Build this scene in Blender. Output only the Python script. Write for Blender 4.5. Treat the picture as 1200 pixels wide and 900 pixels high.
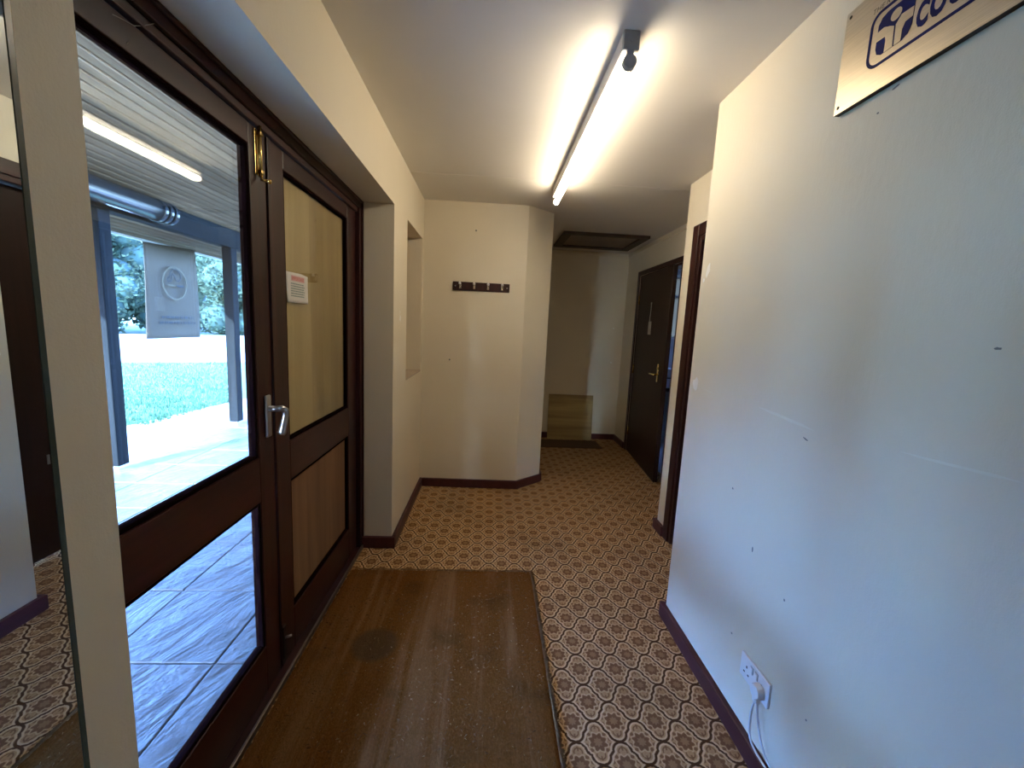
import bpy, bmesh, math, random
from mathutils import Matrix, Vector
random.seed(7)
S = bpy.context.scene
for o in list(bpy.data.objects): bpy.data.objects.remove(o)

# ------------------------------------------------------------------ camera
CAM_R = Vector((0.99726, -0.05938, 0.04811))    # filled below from pitch / yaw / roll
def cam_axes(pitch, yaw, roll):
    fwd = Vector((math.sin(yaw)*math.cos(pitch), math.cos(yaw)*math.cos(pitch), math.sin(pitch)))
    r = Vector((math.cos(yaw), -math.sin(yaw), 0)); u = r.cross(fwd)
    return math.cos(roll)*r + math.sin(roll)*u, -math.sin(roll)*r + math.cos(roll)*u, fwd
r_, u_, f_ = cam_axes(-0.1353, 0.0568, 0.0481)
cam = bpy.data.cameras.new('camera'); co = bpy.data.objects.new('camera', cam)
S.collection.objects.link(co)
m = Matrix.Identity(4)
for i in range(3):
    m[i][0] = r_[i]; m[i][1] = u_[i]; m[i][2] = -f_[i]
m[2][3] = 1.41
co.matrix_world = m
cam.sensor_fit = 'HORIZONTAL'; cam.sensor_width = 36.0; cam.lens = 482.0*36/1200
cam.clip_start = 0.02; cam.clip_end = 300
S.camera = co

# ------------------------------------------------------------------ world, sun, exposure
W = bpy.data.worlds.new('sky'); S.world = W; W.use_nodes = True
wn = W.node_tree.nodes; wl = W.node_tree.links
bg = wn['Background']; sky = wn.new('ShaderNodeTexSky'); sky.sky_type = 'NISHITA'
sky.sun_disc = False; sky.sun_elevation = math.radians(36); sky.sun_rotation = math.radians(-156)
sky.air_density = 1.0; sky.dust_density = 1.2; sky.ozone_density = 1.5
tint = wn.new('ShaderNodeMix'); tint.data_type = 'RGBA'; tint.blend_type = 'MULTIPLY'
tint.inputs['Factor'].default_value = 1.0
tint.inputs['B'].default_value = (0.62, 0.90, 1.62, 1)
wl.new(sky.outputs['Color'], tint.inputs['A']); wl.new(tint.outputs['Result'], bg.inputs['Color'])
bg.inputs['Strength'].default_value = 9.6
sun = bpy.data.lights.new('sun', 'SUN'); so = bpy.data.objects.new('sun', sun); S.collection.objects.link(so)
sun.energy = 95.0; sun.color = (0.52, 0.78, 1.15); sun.angle = math.radians(0.6)
so.rotation_euler = Vector((0.44, 1.0, -0.46)).to_track_quat('-Z', 'Y').to_euler()
TUBE_POWER = 43.0
TUBE_COLOR = (1.0, 0.84, 0.62, 1)
vs = S.view_settings
vs.view_transform = 'Standard'; vs.look = 'None'; vs.exposure = 0.0; vs.gamma = 1.0; vs.use_curve_mapping = False

# ------------------------------------------------------------------ helpers: mesh
ORG = {}
class MB:
    def __init__(s): s.v = []; s.f = []
    def box(s, x0, x1, y0, y1, z0, z1):
        if x0 > x1: x0, x1 = x1, x0
        if y0 > y1: y0, y1 = y1, y0
        if z0 > z1: z0, z1 = z1, z0
        b = len(s.v)
        s.v += [(x0,y0,z0),(x1,y0,z0),(x1,y1,z0),(x0,y1,z0),(x0,y0,z1),(x1,y0,z1),(x1,y1,z1),(x0,y1,z1)]
        s.f += [tuple(b+i for i in q) for q in ((3,2,1,0),(4,5,6,7),(0,1,5,4),(1,2,6,5),(2,3,7,6),(3,0,4,7))]
        return s
    def prism(s, poly, f0, f1):
        """poly: 2D points; f0/f1 map (a,b) -> 3D for the two end caps"""
        b = len(s.v); n = len(poly)
        s.v += [f0(*p) for p in poly] + [f1(*p) for p in poly]
        s.f.append(tuple(range(b+n-1, b-1, -1))); s.f.append(tuple(range(b+n, b+2*n)))
        for i in range(n):
            j = (i+1) % n; s.f.append((b+i, b+j, b+n+j, b+n+i))
        return s
    def vprism(s, poly, z0, z1): return s.prism(poly, lambda a, c: (a, c, z0), lambda a, c: (a, c, z1))
    def tube(s, pts, r, n=10, cap=True):
        pts = [Vector(p) for p in pts]; b = len(s.v)
        rad = r if isinstance(r, (list, tuple)) else [r]*len(pts)
        prev = None
        for i, p in enumerate(pts):
            t = (pts[min(i+1, len(pts)-1)] - pts[max(i-1, 0)]).normalized()
            if prev is None:
                a = t.orthogonal().normalized()
            else:
                a = (prev - t*prev.dot(t)).normalized()
            prev = a; c = t.cross(a)
            for k in range(n):
                w = 2*math.pi*k/n
                s.v.append(tuple(p + (a*math.cos(w) + c*math.sin(w))*rad[i]))
        for i in range(len(pts)-1):
            for k in range(n):
                k2 = (k+1) % n
                s.f.append((b+i*n+k, b+i*n+k2, b+(i+1)*n+k2, b+(i+1)*n+k))
        if cap:
            s.f.append(tuple(b+k for k in range(n-1, -1, -1)))
            e = b+(len(pts)-1)*n; s.f.append(tuple(e+k for k in range(n)))
        return s
    def ball(s, c, r, n=10, m_=6, sc=(1,1,1)):
        b = len(s.v); c = Vector(c)
        for i in range(1, m_):
            th = math.pi*i/m_
            for k in range(n):
                w = 2*math.pi*k/n
                s.v.append((c.x+r*sc[0]*math.sin(th)*math.cos(w), c.y+r*sc[1]*math.sin(th)*math.sin(w), c.z+r*sc[2]*math.cos(th)))
        t = len(s.v); s.v += [(c.x, c.y, c.z+r*sc[2]), (c.x, c.y, c.z-r*sc[2])]
        for i in range(m_-2):
            for k in range(n):
                k2 = (k+1) % n
                s.f.append((b+i*n+k, b+(i+1)*n+k, b+(i+1)*n+k2, b+i*n+k2))
        for k in range(n):
            k2 = (k+1) % n
            s.f.append((t, b+k, b+k2)); s.f.append((t+1, b+(m_-2)*n+k2, b+(m_-2)*n+k))
        return s
    def build(s, name, mat, parent=None, bevel=0, smooth=False, seg=2):
        if parent is not None: org = ORG[parent.name]
        else:
            xs = [p[0] for p in s.v]; ys = [p[1] for p in s.v]; zs = [p[2] for p in s.v]
            org = Vector(((min(xs)+max(xs))/2, (min(ys)+max(ys))/2, min(zs)))
        me = bpy.data.meshes.new(name)
        me.from_pydata([tuple(Vector(p)-org) for p in s.v], [], s.f); me.validate()
        bm = bmesh.new(); bm.from_mesh(me); bmesh.ops.recalc_face_normals(bm, faces=bm.faces); bm.to_mesh(me); bm.free()
        if smooth:
            for p in me.polygons: p.use_smooth = True
        me.materials.append(mat)
        o = bpy.data.objects.new(name, me); S.collection.objects.link(o)
        if parent is not None: o.parent = parent; ORG[o.name] = org
        else: o.location = org; ORG[o.name] = org
        if bevel:
            md = o.modifiers.new('bevel', 'BEVEL'); md.width = bevel; md.segments = seg; md.limit_method = 'ANGLE'
            md.angle_limit = math.radians(40)
        return o
def thing(name, loc, label=None, cat=None, group=None, kind=None, rz=0, local=False):
    o = bpy.data.objects.new(name, None); S.collection.objects.link(o)
    o.empty_display_size = 0.05
    o.location = loc; o.rotation_euler = (0, 0, rz)
    ORG[o.name] = Vector((0,0,0)) if local else Vector(loc)
    return tag(o, label, cat, group, kind)
def tag(o, label=None, cat=None, group=None, kind=None):
    for k, v in (('label', label), ('category', cat), ('group', group), ('kind', kind)):
        if v: o[k] = v
    return o
def part(name, mat, parent, *boxes, bevel=0, **kw):
    b = MB()
    for q in boxes: b.box(*q)
    return b.build(name, mat, parent, bevel=bevel, **kw)
def text_mb(body, f, size, depth, spacing=1.0, bold=0.0):
    """text outline as solid geometry; f maps text (x, y, d) to the scene"""
    cu = bpy.data.curves.new('lettering', 'FONT'); cu.body = body; cu.size = size
    cu.space_character = spacing; cu.resolution_u = 3; cu.offset = bold
    to = bpy.data.objects.new('lettering', cu); S.collection.objects.link(to)
    dg = bpy.context.evaluated_depsgraph_get(); dg.update()
    me = bpy.data.meshes.new_from_object(to.evaluated_get(dg))
    b = MB()
    b.v = [f(v.co.x, v.co.y, depth) for v in me.vertices]; b.f = [tuple(p.vertices) for p in me.polygons]
    w = max((v.co.x for v in me.vertices), default=0)
    bpy.data.objects.remove(to); bpy.data.curves.remove(cu); bpy.data.meshes.remove(me)
    return b, w

# ------------------------------------------------------------------ helpers: materials
class NT:
    def __init__(s, name):
        s.m = bpy.data.materials.new(name); s.m.use_nodes = True
        s.t = s.m.node_tree; s.n = s.t.nodes; s.l = s.t.links
        s.b = s.n['Principled BSDF']; s.out = s.n['Material Output']
    def node(s, typ, **kw):
        n = s.n.new(typ)
        for k, v in kw.items(): setattr(n, k, v)
        return n
    def set(s, sock, v):
        if isinstance(v, bpy.types.NodeSocket): s.l.new(v, sock)
        else: sock.default_value = v
    def math(s, op, a, b=None, c=None, clamp=False):
        n = s.node('ShaderNodeMath', operation=op, use_clamp=clamp)
        s.set(n.inputs[0], a)
        if b is not None: s.set(n.inputs[1], b)
        if c is not None: s.set(n.inputs[2], c)
        return n.outputs[0]
    def step(s, x, lo, hi):
        n = s.node('ShaderNodeMapRange', interpolation_type='SMOOTHSTEP')
        s.set(n.inputs['Value'], x); n.inputs['From Min'].default_value = lo; n.inputs['From Max'].default_value = hi
        return n.outputs[0]
    def mix(s, fac, a, b, blend='MIX'):
        n = s.node('ShaderNodeMix', data_type='RGBA', blend_type=blend)
        s.set(n.inputs['Factor'], fac); s.set(n.inputs['A'], a); s.set(n.inputs['B'], b)
        return n.outputs['Result']
    def coords(s, scale=(1,1,1), rot=(0,0,0), obj=True):
        tc = s.node('ShaderNodeTexCoord'); mp = s.node('ShaderNodeMapping')
        mp.inputs['Scale'].default_value = scale; mp.inputs['Rotation'].default_value = rot
        s.l.new(tc.outputs['Object'], mp.inputs['Vector']); return mp.outputs[0]
    def world(s, scale=(1,1,1), rot=(0,0,0)):
        g = s.node('ShaderNodeNewGeometry'); mp = s.node('ShaderNodeMapping')
        mp.inputs['Scale'].default_value = scale; mp.inputs['Rotation'].default_value = rot
        s.l.new(g.outputs['Position'], mp.inputs['Vector']); return mp.outputs[0]
    def noise(s, vec, scale, detail=4, rough=0.55, dist=0.0):
        n = s.node('ShaderNodeTexNoise'); s.l.new(vec, n.inputs['Vector'])
        n.inputs['Scale'].default_value = scale; n.inputs['Detail'].default_value = detail
        n.inputs['Roughness'].default_value = rough; n.inputs['Distortion'].default_value = dist
        return n.outputs['Fac']
    def ramp(s, fac, *stops):
        n = s.node('ShaderNodeValToRGB'); s.l.new(fac, n.inputs[0]); e = n.color_ramp.elements
        while len(e) < len(stops): e.new(0.5)
        for i, (p, c) in enumerate(stops): e[i].position = p; e[i].color = (*c, 1)
        return n.outputs[0]
    def bump(s, h, strength=0.3, dist=0.002):
        n = s.node('ShaderNodeBump'); s.set(n.inputs['Height'], h)
        n.inputs['Strength'].default_value = strength; n.inputs['Distance'].default_value = dist
        s.l.new(n.outputs[0], s.b.inputs['Normal']); return n
    def col(s, c): s.set(s.b.inputs['Base Color'], c if isinstance(c, bpy.types.NodeSocket) else (*c, 1)); return s
    def p(s, **kw):
        for k, v in kw.items(): s.set(s.b.inputs[k.replace('_', ' ')], v)
        return s
def plain(name, c, rough=0.5, metal=0.0, var=0.0, scale=30, **kw):
    t = NT(name); t.p(Roughness=rough, Metallic=metal, **kw)
    if var:
        n = t.noise(t.world(), scale)
        t.col(t.ramp(n, (0.25, tuple(x*(1-var) for x in c)), (0.75, tuple(min(1, x*(1+var)) for x in c))))
    else: t.col(c)
    return t.m
def wood(name, dark, light, axis='z', scale=1.0, rough=0.45, bump=0.15, coat=0.0, rand=0.0, spec=0.35):
    t = NT(name); sc = {'x': (1.2, 22, 22), 'y': (22, 1.2, 22), 'z': (22, 22, 1.2)}[axis]
    v = t.coords(tuple(q*scale for q in sc))
    if rand:
        oi = t.node('ShaderNodeObjectInfo'); ad = t.node('ShaderNodeVectorMath', operation='ADD')
        sc_ = t.node('ShaderNodeVectorMath', operation='SCALE'); sc_.inputs[0].default_value = (37, 91, 53)
        t.l.new(oi.outputs['Random'], sc_.inputs['Scale']); t.l.new(v, ad.inputs[0]); t.l.new(sc_.outputs[0], ad.inputs[1]); v = ad.outputs[0]
    n = t.noise(v, 1.0, 6, 0.6, 0.6)
    c = t.ramp(n, (0.3, dark), (0.7, light))
    if rand:
        c = t.mix(t.math('MULTIPLY', oi.outputs['Random'], rand), c, (*[x*0.55 for x in dark], 1))
    t.col(c).p(Roughness=rough, Coat_Weight=coat, Coat_Roughness=0.25, Specular_IOR_Level=spec); t.bump(n, bump, 0.001)
    return t.m

# painted plaster / lining paper on the walls
def wall_mat(name, c, bump=0.6):
    t = NT(name); v = t.world()
    big = t.noise(v, 1.7, 3); fine = t.noise(v, 260, 3, 0.6); mid = t.noise(t.world((1, 1, 0.35)), 60, 3)
    t.col(t.ramp(big, (0.3, tuple(x*0.95 for x in c)), (0.7, c))).p(Roughness=0.62)
    t.bump(t.math('ADD', t.math('MULTIPLY', fine, 0.6), mid), bump, 0.0012)
    return t.m
M = {}
M['wall'] = wall_mat('cream_wall_paint', (0.79, 0.71, 0.55))
M['ceiling'] = wall_mat('off_white_ceiling_paint', (0.77, 0.735, 0.67), 0.2)
M['patch'] = plain('bare_filler', (0.92, 0.90, 0.84), 0.8, var=0.03)
M['faint'] = plain('thin_filler_skim', (0.805, 0.75, 0.61), 0.75, var=0.04)
M['mark'] = plain('grey_scuff', (0.22, 0.21, 0.19), 0.8)
M['mahog'] = wood('mahogany_stain', (0.016, 0.0042, 0.0040), (0.048, 0.0115, 0.0095), 'z', 1.0, 0.36, 0.08, 0.08)
M['mahog_y'] = wood('mahogany_stain_horizontal', (0.016, 0.0042, 0.0040), (0.048, 0.0115, 0.0095), 'y', 1.0, 0.36, 0.08, 0.08)
M['bead'] = plain('dull_dark_bead', (0.007, 0.003, 0.003), 0.85, Specular_IOR_Level=0.0)
M['base'] = wood('baseboard_paint', (0.050, 0.013, 0.015), (0.078, 0.020, 0.021), 'y', 0.6, 0.42, 0.05, 0.1)
M['door'] = wood('dark_door_veneer', (0.012, 0.004, 0.003), (0.024, 0.008, 0.006), 'z', 0.8, 0.42, 0.04)
M['ply'] = wood('pale_plywood', (0.40, 0.265, 0.10), (0.54, 0.38, 0.165), 'z', 0.45, 0.65, 0.05)
M['ply4'] = wood('darker_plywood', (0.30, 0.185, 0.06), (0.44, 0.29, 0.11), 'z', 0.6, 0.65, 0.05)
M['ply2'] = wood('reddish_plywood', (0.13, 0.062, 0.030), (0.235, 0.125, 0.062), 'z', 0.45, 0.6, 0.05)
M['ply3'] = wood('loose_plywood', (0.30, 0.21, 0.09), (0.60, 0.46, 0.21), 'x', 0.4, 0.7, 0.05)
M['steel'] = plain('brushed_steel', (0.55, 0.56, 0.58), 0.3, 1.0)
M['web'] = plain('dusty_web', (0.34, 0.31, 0.28), 0.9)
M['chrome'] = plain('polished_chrome', (0.85, 0.84, 0.82), 0.12, 1.0)
M['brass'] = plain('polished_brass', (0.82, 0.60, 0.22), 0.18, 1.0)
M['alu'] = plain('dull_aluminium', (0.30, 0.27, 0.24), 0.45, 1.0, var=0.2, scale=50)
M['white'] = plain('white_plastic', (0.78, 0.79, 0.80), 0.35)
M['cord'] = plain('white_cord', (0.72, 0.73, 0.74), 0.45)
M['black'] = plain('black_plastic', (0.012, 0.012, 0.014), 0.5)
M['grey'] = plain('grey_enamel', (0.33, 0.33, 0.33), 0.45, var=0.06)
M['batten'] = plain('white_enamel', (0.62, 0.60, 0.56), 0.4)
M['paper'] = plain('notice_paper', (0.74, 0.71, 0.66), 0.7, var=0.04)
M['tape'] = plain('yellowed_tape', (0.42, 0.33, 0.17), 0.4)
M['red_ink'] = plain('red_ink', (0.55, 0.10, 0.08), 0.7)
M['pink_ink'] = plain('pale_red_band', (0.72, 0.42, 0.38), 0.7)
M['green_ink'] = plain('grey_green_ink', (0.26, 0.33, 0.29), 0.7)
M['blue_ink'] = plain('blue_enamel', (0.006, 0.010, 0.095), 0.6, Specular_IOR_Level=0.12)
M['black_ink'] = plain('dark_engraving', (0.03, 0.025, 0.02), 0.5)
M['plaque_edge'] = wood('plaque_backing', (0.02, 0.012, 0.008), (0.05, 0.03, 0.02), 'y', 1.0, 0.5)
M['hatch'] = wood('hatch_frame_wood', (0.030, 0.016, 0.010), (0.055, 0.030, 0.020), 'x', 1, 0.5)
M['hatch_panel'] = plain('hatch_panel_paint', (0.26, 0.205, 0.165), 0.6, var=0.12, scale=6)
M['tag'] = plain('tag_card', (0.42, 0.38, 0.34), 0.6)
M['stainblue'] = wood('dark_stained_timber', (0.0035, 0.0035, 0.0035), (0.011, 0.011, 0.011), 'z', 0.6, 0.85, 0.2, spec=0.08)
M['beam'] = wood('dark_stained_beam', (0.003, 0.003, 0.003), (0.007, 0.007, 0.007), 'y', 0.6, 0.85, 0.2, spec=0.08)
M['pipe'] = plain('glossy_black_plastic', (0.012, 0.0115, 0.011), 0.22, Specular_IOR_Level=0.28)
M['plank'] = wood('weathered_softwood', (0.085, 0.053, 0.029), (0.21, 0.138, 0.082), 'y', 0.55, 0.8, 0.1, rand=0.6, spec=0.1)
M['fascia'] = plain('pale_painted_fascia', (0.55, 0.60, 0.60), 0.5, var=0.1)
M['render'] = plain('outside_render', (0.45, 0.42, 0.38), 0.9, var=0.1)

t = NT('brass_sheet'); v = t.world((3, 3, 160)); n = t.noise(v, 3, 3)
t.col(t.ramp(n, (0.3, (0.52, 0.455, 0.35)), (0.7, (0.64, 0.565, 0.44)))).p(Metallic=1.0, Roughness=0.40, Anisotropic=0.4)
M['brass_sheet'] = t.m

def glass_mat(name, tintc, rough=0.0):
    t = NT(name); t.n.remove(t.b)
    tr = t.node('ShaderNodeBsdfTransparent'); tr.inputs[0].default_value = (*tintc, 1)
    gl = t.node('ShaderNodeBsdfGlossy'); gl.inputs['Roughness'].default_value = rough
    fr = t.node('ShaderNodeFresnel'); ge = t.node('ShaderNodeNewGeometry')
    t.l.new(t.math('SUBTRACT', 1.5, t.math('MULTIPLY', ge.outputs['Backfacing'], 0.8333)), fr.inputs['IOR'])
    mx = t.node('ShaderNodeMixShader'); t.l.new(fr.outputs[0], mx.inputs[0])
    t.l.new(tr.outputs[0], mx.inputs[1]); t.l.new(gl.outputs[0], mx.inputs[2]); t.l.new(mx.outputs[0], t.out.inputs[0])
    return t.m
M['glass'] = glass_mat('clear_glass', (0.96, 0.985, 0.98))
t = NT('mirror_silver'); t.col((0.66, 0.74, 0.78)).p(Metallic=1.0, Roughness=0.0); M['mirror'] = t.m
M['mirror_edge'] = plain('green_glass_edge', (0.05, 0.075, 0.07), 0.2)
t = NT('lit_tube'); t.col((0.9, 0.9, 0.9)); t.b.inputs['Emission Color'].default_value = TUBE_COLOR
t.b.inputs['Emission Strength'].default_value = TUBE_POWER; M['tube'] = t.m

# patterned carpet: ogee trellis with scalloped medallions, 155 mm repeat
def carpet():
    t = NT('patterned_carpet'); P = 0.1545
    g = t.node('ShaderNodeNewGeometry'); sx = t.node('ShaderNodeSeparateXYZ'); t.l.new(g.outputs['Position'], sx.inputs[0])
    wob = t.noise(t.world(), 130, 2)
    wv = t.math('MULTIPLY', t.math('SUBTRACT', wob, 0.5), 0.006)
    X = t.math('ADD', t.math('SUBTRACT', sx.outputs[0], 0.661), wv); Y = t.math('ADD', t.math('SUBTRACT', sx.outputs[1], 1.460), wv)
    a = t.math('DIVIDE', t.math('ADD', X, Y), P); b = t.math('DIVIDE', t.math('SUBTRACT', X, Y), P)
    fr = lambda q: t.math('SUBTRACT', q, t.math('ROUND', q))
    af, bf = fr(a), fr(b)
    x = t.math('MULTIPLY', t.math('ADD', af, bf), P/2); y = t.math('MULTIPLY', t.math('SUBTRACT', af, bf), P/2)
    ax, ay = t.math('ABSOLUTE', x), t.math('ABSOLUTE', y)
    def hyp(p, q): return t.math('SQRT', t.math('ADD', t.math('MULTIPLY', p, p), t.math('MULTIPLY', q, q)))
    # cell edge: diamond lattice with round lobes at the top and bottom corners of every medallion
    dia = t.math('MULTIPLY', t.math('SUBTRACT', t.math('ADD', ax, ay), P/2), 0.7071)
    own = t.math('SUBTRACT', hyp(x, t.math('SUBTRACT', ay, 0.0440)), 0.0318)
    nxt = t.math('SUBTRACT', hyp(t.math('SUBTRACT', ax, P/2), t.math('SUBTRACT', ay, P/2-0.0440)), 0.0318)
    edge = t.math('ABSOLUTE', t.math('MAXIMUM', t.math('MINIMUM', dia, own), t.math('MULTIPLY', nxt, -1.0)))
    lr = hyp(x, t.math('SUBTRACT', ay, 0.043))
    d = t.math('SUBTRACT', 0.0046, edge)
    band = lambda q, lo, hi, e=0.0016: t.math('MULTIPLY', t.step(q, lo-e, lo+e), t.math('SUBTRACT', 1.0, t.step(q, hi-e, hi+e)))
    inside = t.math('SUBTRACT', 1.0, t.step(d, -0.0015, 0.0015))
    rim = t.math('MULTIPLY', band(d, -0.0060, 0.0), 0.9)
    outer = t.step(ay, 0.036, 0.041)
    arc = t.math('MULTIPLY', band(lr, 0.0125, 0.0165), outer)
    spoke = t.math('MULTIPLY', t.math('MULTIPLY', t.math('SUBTRACT', 1.0, t.step(t.math('ABSOLUTE', t.math('SUBTRACT', ax, 0.0)), 0.002, 0.004)), band(lr, 0.004, 0.020)), outer)
    r = hyp(x, y); th = t.math('ARCTAN2', y, x)
    c8 = t.math('MULTIPLY', t.math('COSINE', t.math('MULTIPLY', th, 8.0)), 0.0042)
    flower = t.math('SUBTRACT', 1.0, t.step(t.math('ADD', r, c8), 0.026, 0.031))
    petal = t.math('MULTIPLY', band(t.math('ADD', r, c8), 0.031, 0.035), 0.6)
    curl = t.math('MULTIPLY', t.math('MULTIPLY', t.math('SUBTRACT', 1.0, t.step(hyp(t.math('SUBTRACT', ax, 0.043), t.math('SUBTRACT', ay, 0.011)), 0.006, 0.009)), 1.0), 0.9)
    curlb = t.math('MULTIPLY', t.math('SUBTRACT', 1.0, t.step(hyp(t.math('SUBTRACT', ax, 0.027), t.math('SUBTRACT', ay, 0.027)), 0.005, 0.008)), 0.9)
    core = t.math('MULTIPLY', t.math('SUBTRACT', 1.0, t.step(t.math('ADD', r, t.math('MULTIPLY', c8, -0.6)), 0.012, 0.016)), 0.45)
    TR, GR, CR, FL = (0.080, 0.038, 0.017, 1), (0.460, 0.270, 0.120, 1), (0.740, 0.500, 0.275, 1), (0.195, 0.095, 0.042, 1)
    c = t.mix(inside, TR, GR)
    c = t.mix(flower, c, FL); c = t.mix(core, c, GR)
    c = t.mix(petal, c, CR); c = t.mix(curl, c, FL); c = t.mix(curlb, c, FL); c = t.mix(arc, c, FL)
    c = t.mix(rim, c, CR); c = t.mix(t.math('MULTIPLY', spoke, 0.8), c, FL)
    pile = t.noise(t.world(), 420, 3, 0.7); wear = t.noise(t.world(), 2.2, 4, 0.6)
    c = t.mix(0.55, c, t.ramp(pile, (0.25, (0.45, 0.45, 0.45)), (0.75, (1.25, 1.25, 1.25))), 'MULTIPLY')
    c = t.mix(t.math('MULTIPLY', t.step(wear, 0.45, 0.75), 0.30), c, (0.060, 0.044, 0.030, 1))
    t.col(c).p(Roughness=1.0, Specular_IOR_Level=0.05); t.bump(t.math('ADD', pile, t.math('MULTIPLY', inside, 0.8)), 0.5, 0.003)
    return t.m
M['carpet'] = carpet()

def coir():
    t = NT('worn_coir'); v = t.world()
    fine = t.noise(t.world((1, 0.55, 1)), 170, 5, 0.8); track = t.noise(t.world((7.5, 0.42, 1)), 1.0, 5, 0.65, 0.5)
    st = t.noise(v, 4.0, 3)
    c = t.ramp(fine, (0.25, (0.085, 0.036, 0.008)), (0.55, (0.205, 0.080, 0.020)), (0.85, (0.37, 0.175, 0.06)))
    c = t.mix(t.math('MULTIPLY', t.step(track, 0.47, 0.68), 0.62), c, (0.34, 0.195, 0.085, 1))
    c = t.mix(t.math('MULTIPLY', t.step(st, 0.52, 0.75), 0.55), c, (0.075, 0.042, 0.017, 1))
    # round water stain near the door
    d = t.node('ShaderNodeVectorMath', operation='DISTANCE'); t.l.new(v, d.inputs[0]); d.inputs[1].default_value = (-0.452, 1.655, 0.012)
    c = t.mix(t.math('MULTIPLY', t.math('SUBTRACT', 1.0, t.step(d.outputs['Value'], 0.075, 0.115)), 0.7), c, (0.085, 0.060, 0.034, 1))
    t.col(c).p(Roughness=1.0, Specular_IOR_Level=0.0); t.bump(fine, 1.0, 0.010); return t.m
M['coir'] = coir()
M['dark_coir'] = plain('dark_coir', (0.085, 0.045, 0.018), 1.0, var=0.5, scale=120)
M['straw'] = plain('pale_coir_fibre', (0.46, 0.31, 0.15), 0.8, var=0.3)
M['coir_fibre'] = plain('brown_coir_fibre', (0.20, 0.105, 0.038), 0.9, var=0.4)

def slab_mat():
    t = NT('riven_concrete_slab'); oi = t.node('ShaderNodeObjectInfo')
    ad = t.node('ShaderNodeVectorMath', operation='ADD'); sc = t.node('ShaderNodeVectorMath', operation='SCALE')
    sc.inputs[0].default_value = (17, 31, 11); t.l.new(oi.outputs['Random'], sc.inputs['Scale'])
    t.l.new(t.coords((1, 1, 1), (0, 0, 0.5)), ad.inputs[0]); t.l.new(sc.outputs[0], ad.inputs[1])
    mp = t.node('ShaderNodeMapping'); mp.inputs['Scale'].default_value = (5.5, 2.0, 1); t.l.new(ad.outputs[0], mp.inputs[0])
    rid = t.node('ShaderNodeTexNoise'); rid.noise_type = 'RIDGED_MULTIFRACTAL'; t.l.new(mp.outputs[0], rid.inputs['Vector'])
    rid.inputs['Scale'].default_value = 0.9; rid.inputs['Detail'].default_value = 3; rid.inputs['Distortion'].default_value = 0.4
    big = t.noise(mp.outputs[0], 1.0, 5, 0.6, 0.5); lay = t.math('MULTIPLY', t.math('ROUND', t.math('MULTIPLY', big, 9.0)), 0.11)
    c = t.ramp(t.noise(t.world(), 9, 5), (0.3, (0.074, 0.070, 0.063)), (0.7, (0.104, 0.098, 0.089)))
    c = t.mix(t.math('MULTIPLY', oi.outputs['Random'], 0.25), c, (0.07, 0.07, 0.07, 1))
    t.col(c).p(Roughness=0.42); t.bump(t.math('ADD', lay, t.math('MULTIPLY', big, 0.5)), 1.0, 0.09); return t.m
M['slab'] = slab_mat()
M['mortar'] = plain('dark_joint_sand', (0.12, 0.115, 0.11), 0.95, var=0.2)
def ground(name, a, b, sc, extra=None):
    t = NT(name); v = t.world(); c = t.ramp(t.noise(v, sc, 6, 0.65), (0.3, a), (0.7, b))
    if extra: c = t.mix(t.step(t.noise(v, extra[1], 4), extra[2], extra[2]+0.08), c, (*extra[0], 1))
    t.col(c).p(Roughness=0.95); return t.m
M['gravel'] = ground('pale_gravel', (0.17, 0.165, 0.157), (0.25, 0.24, 0.23), 25, ((0.10, 0.20, 0.12), 1.1, 0.60))
M['lawn'] = ground('lawn_soil_and_moss', (0.026, 0.058, 0.03), (0.045, 0.09, 0.047), 4)
def leaf(name, a, b, tr=0.45):
    t = NT(name); v = t.world(); c = t.ramp(t.noise(v, 1.3, 4), (0.35, a), (0.7, b)); t.n.remove(t.b)
    df = t.node('ShaderNodeBsdfDiffuse'); tl = t.node('ShaderNodeBsdfTranslucent'); mx = t.node('ShaderNodeMixShader')
    mx.inputs[0].default_value = tr; t.l.new(c, df.inputs[0]); t.l.new(c, tl.inputs[0])
    t.l.new(df.outputs[0], mx.inputs[1]); t.l.new(tl.outputs[0], mx.inputs[2]); t.l.new(mx.outputs[0], t.out.inputs[0]); return t.m
M['grass'] = leaf('grass_blade', (0.03, 0.07, 0.034), (0.065, 0.12, 0.062), 0.4)
M['leaf'] = leaf('tree_leaf', (0.026, 0.042, 0.026), (0.068, 0.085, 0.052), 0.45)
M['bough'] = plain('dark_green_bough', (0.018, 0.040, 0.028), 0.9, var=0.5, scale=1.5)  # dark green core that stops the crowns being see-through
M['bark'] = plain('brown_bark', (0.06, 0.045, 0.035), 0.9, var=0.3, scale=8)
M['banner'] = leaf('banner_cloth', (0.13, 0.107, 0.081), (0.15, 0.123, 0.093), 0.40)
M['banner_ink'] = plain('banner_grey_print', (0.012, 0.011, 0.010), 0.8)
M['banner_ring'] = plain('banner_straw_print', (0.085, 0.062, 0.030), 0.8)
M['frosted'] = leaf('dimming_frosted_glass', (0.17, 0.135, 0.095), (0.19, 0.15, 0.105), 0.95)  # frosting and brownish tint added to dim the store window's sky light
M['tiles'] = plain('store_floor_vinyl', (0.36, 0.37, 0.38), 0.4, var=0.1)
M['white_wall'] = plain('store_white_paint', (0.62, 0.63, 0.64), 0.7)

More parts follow.
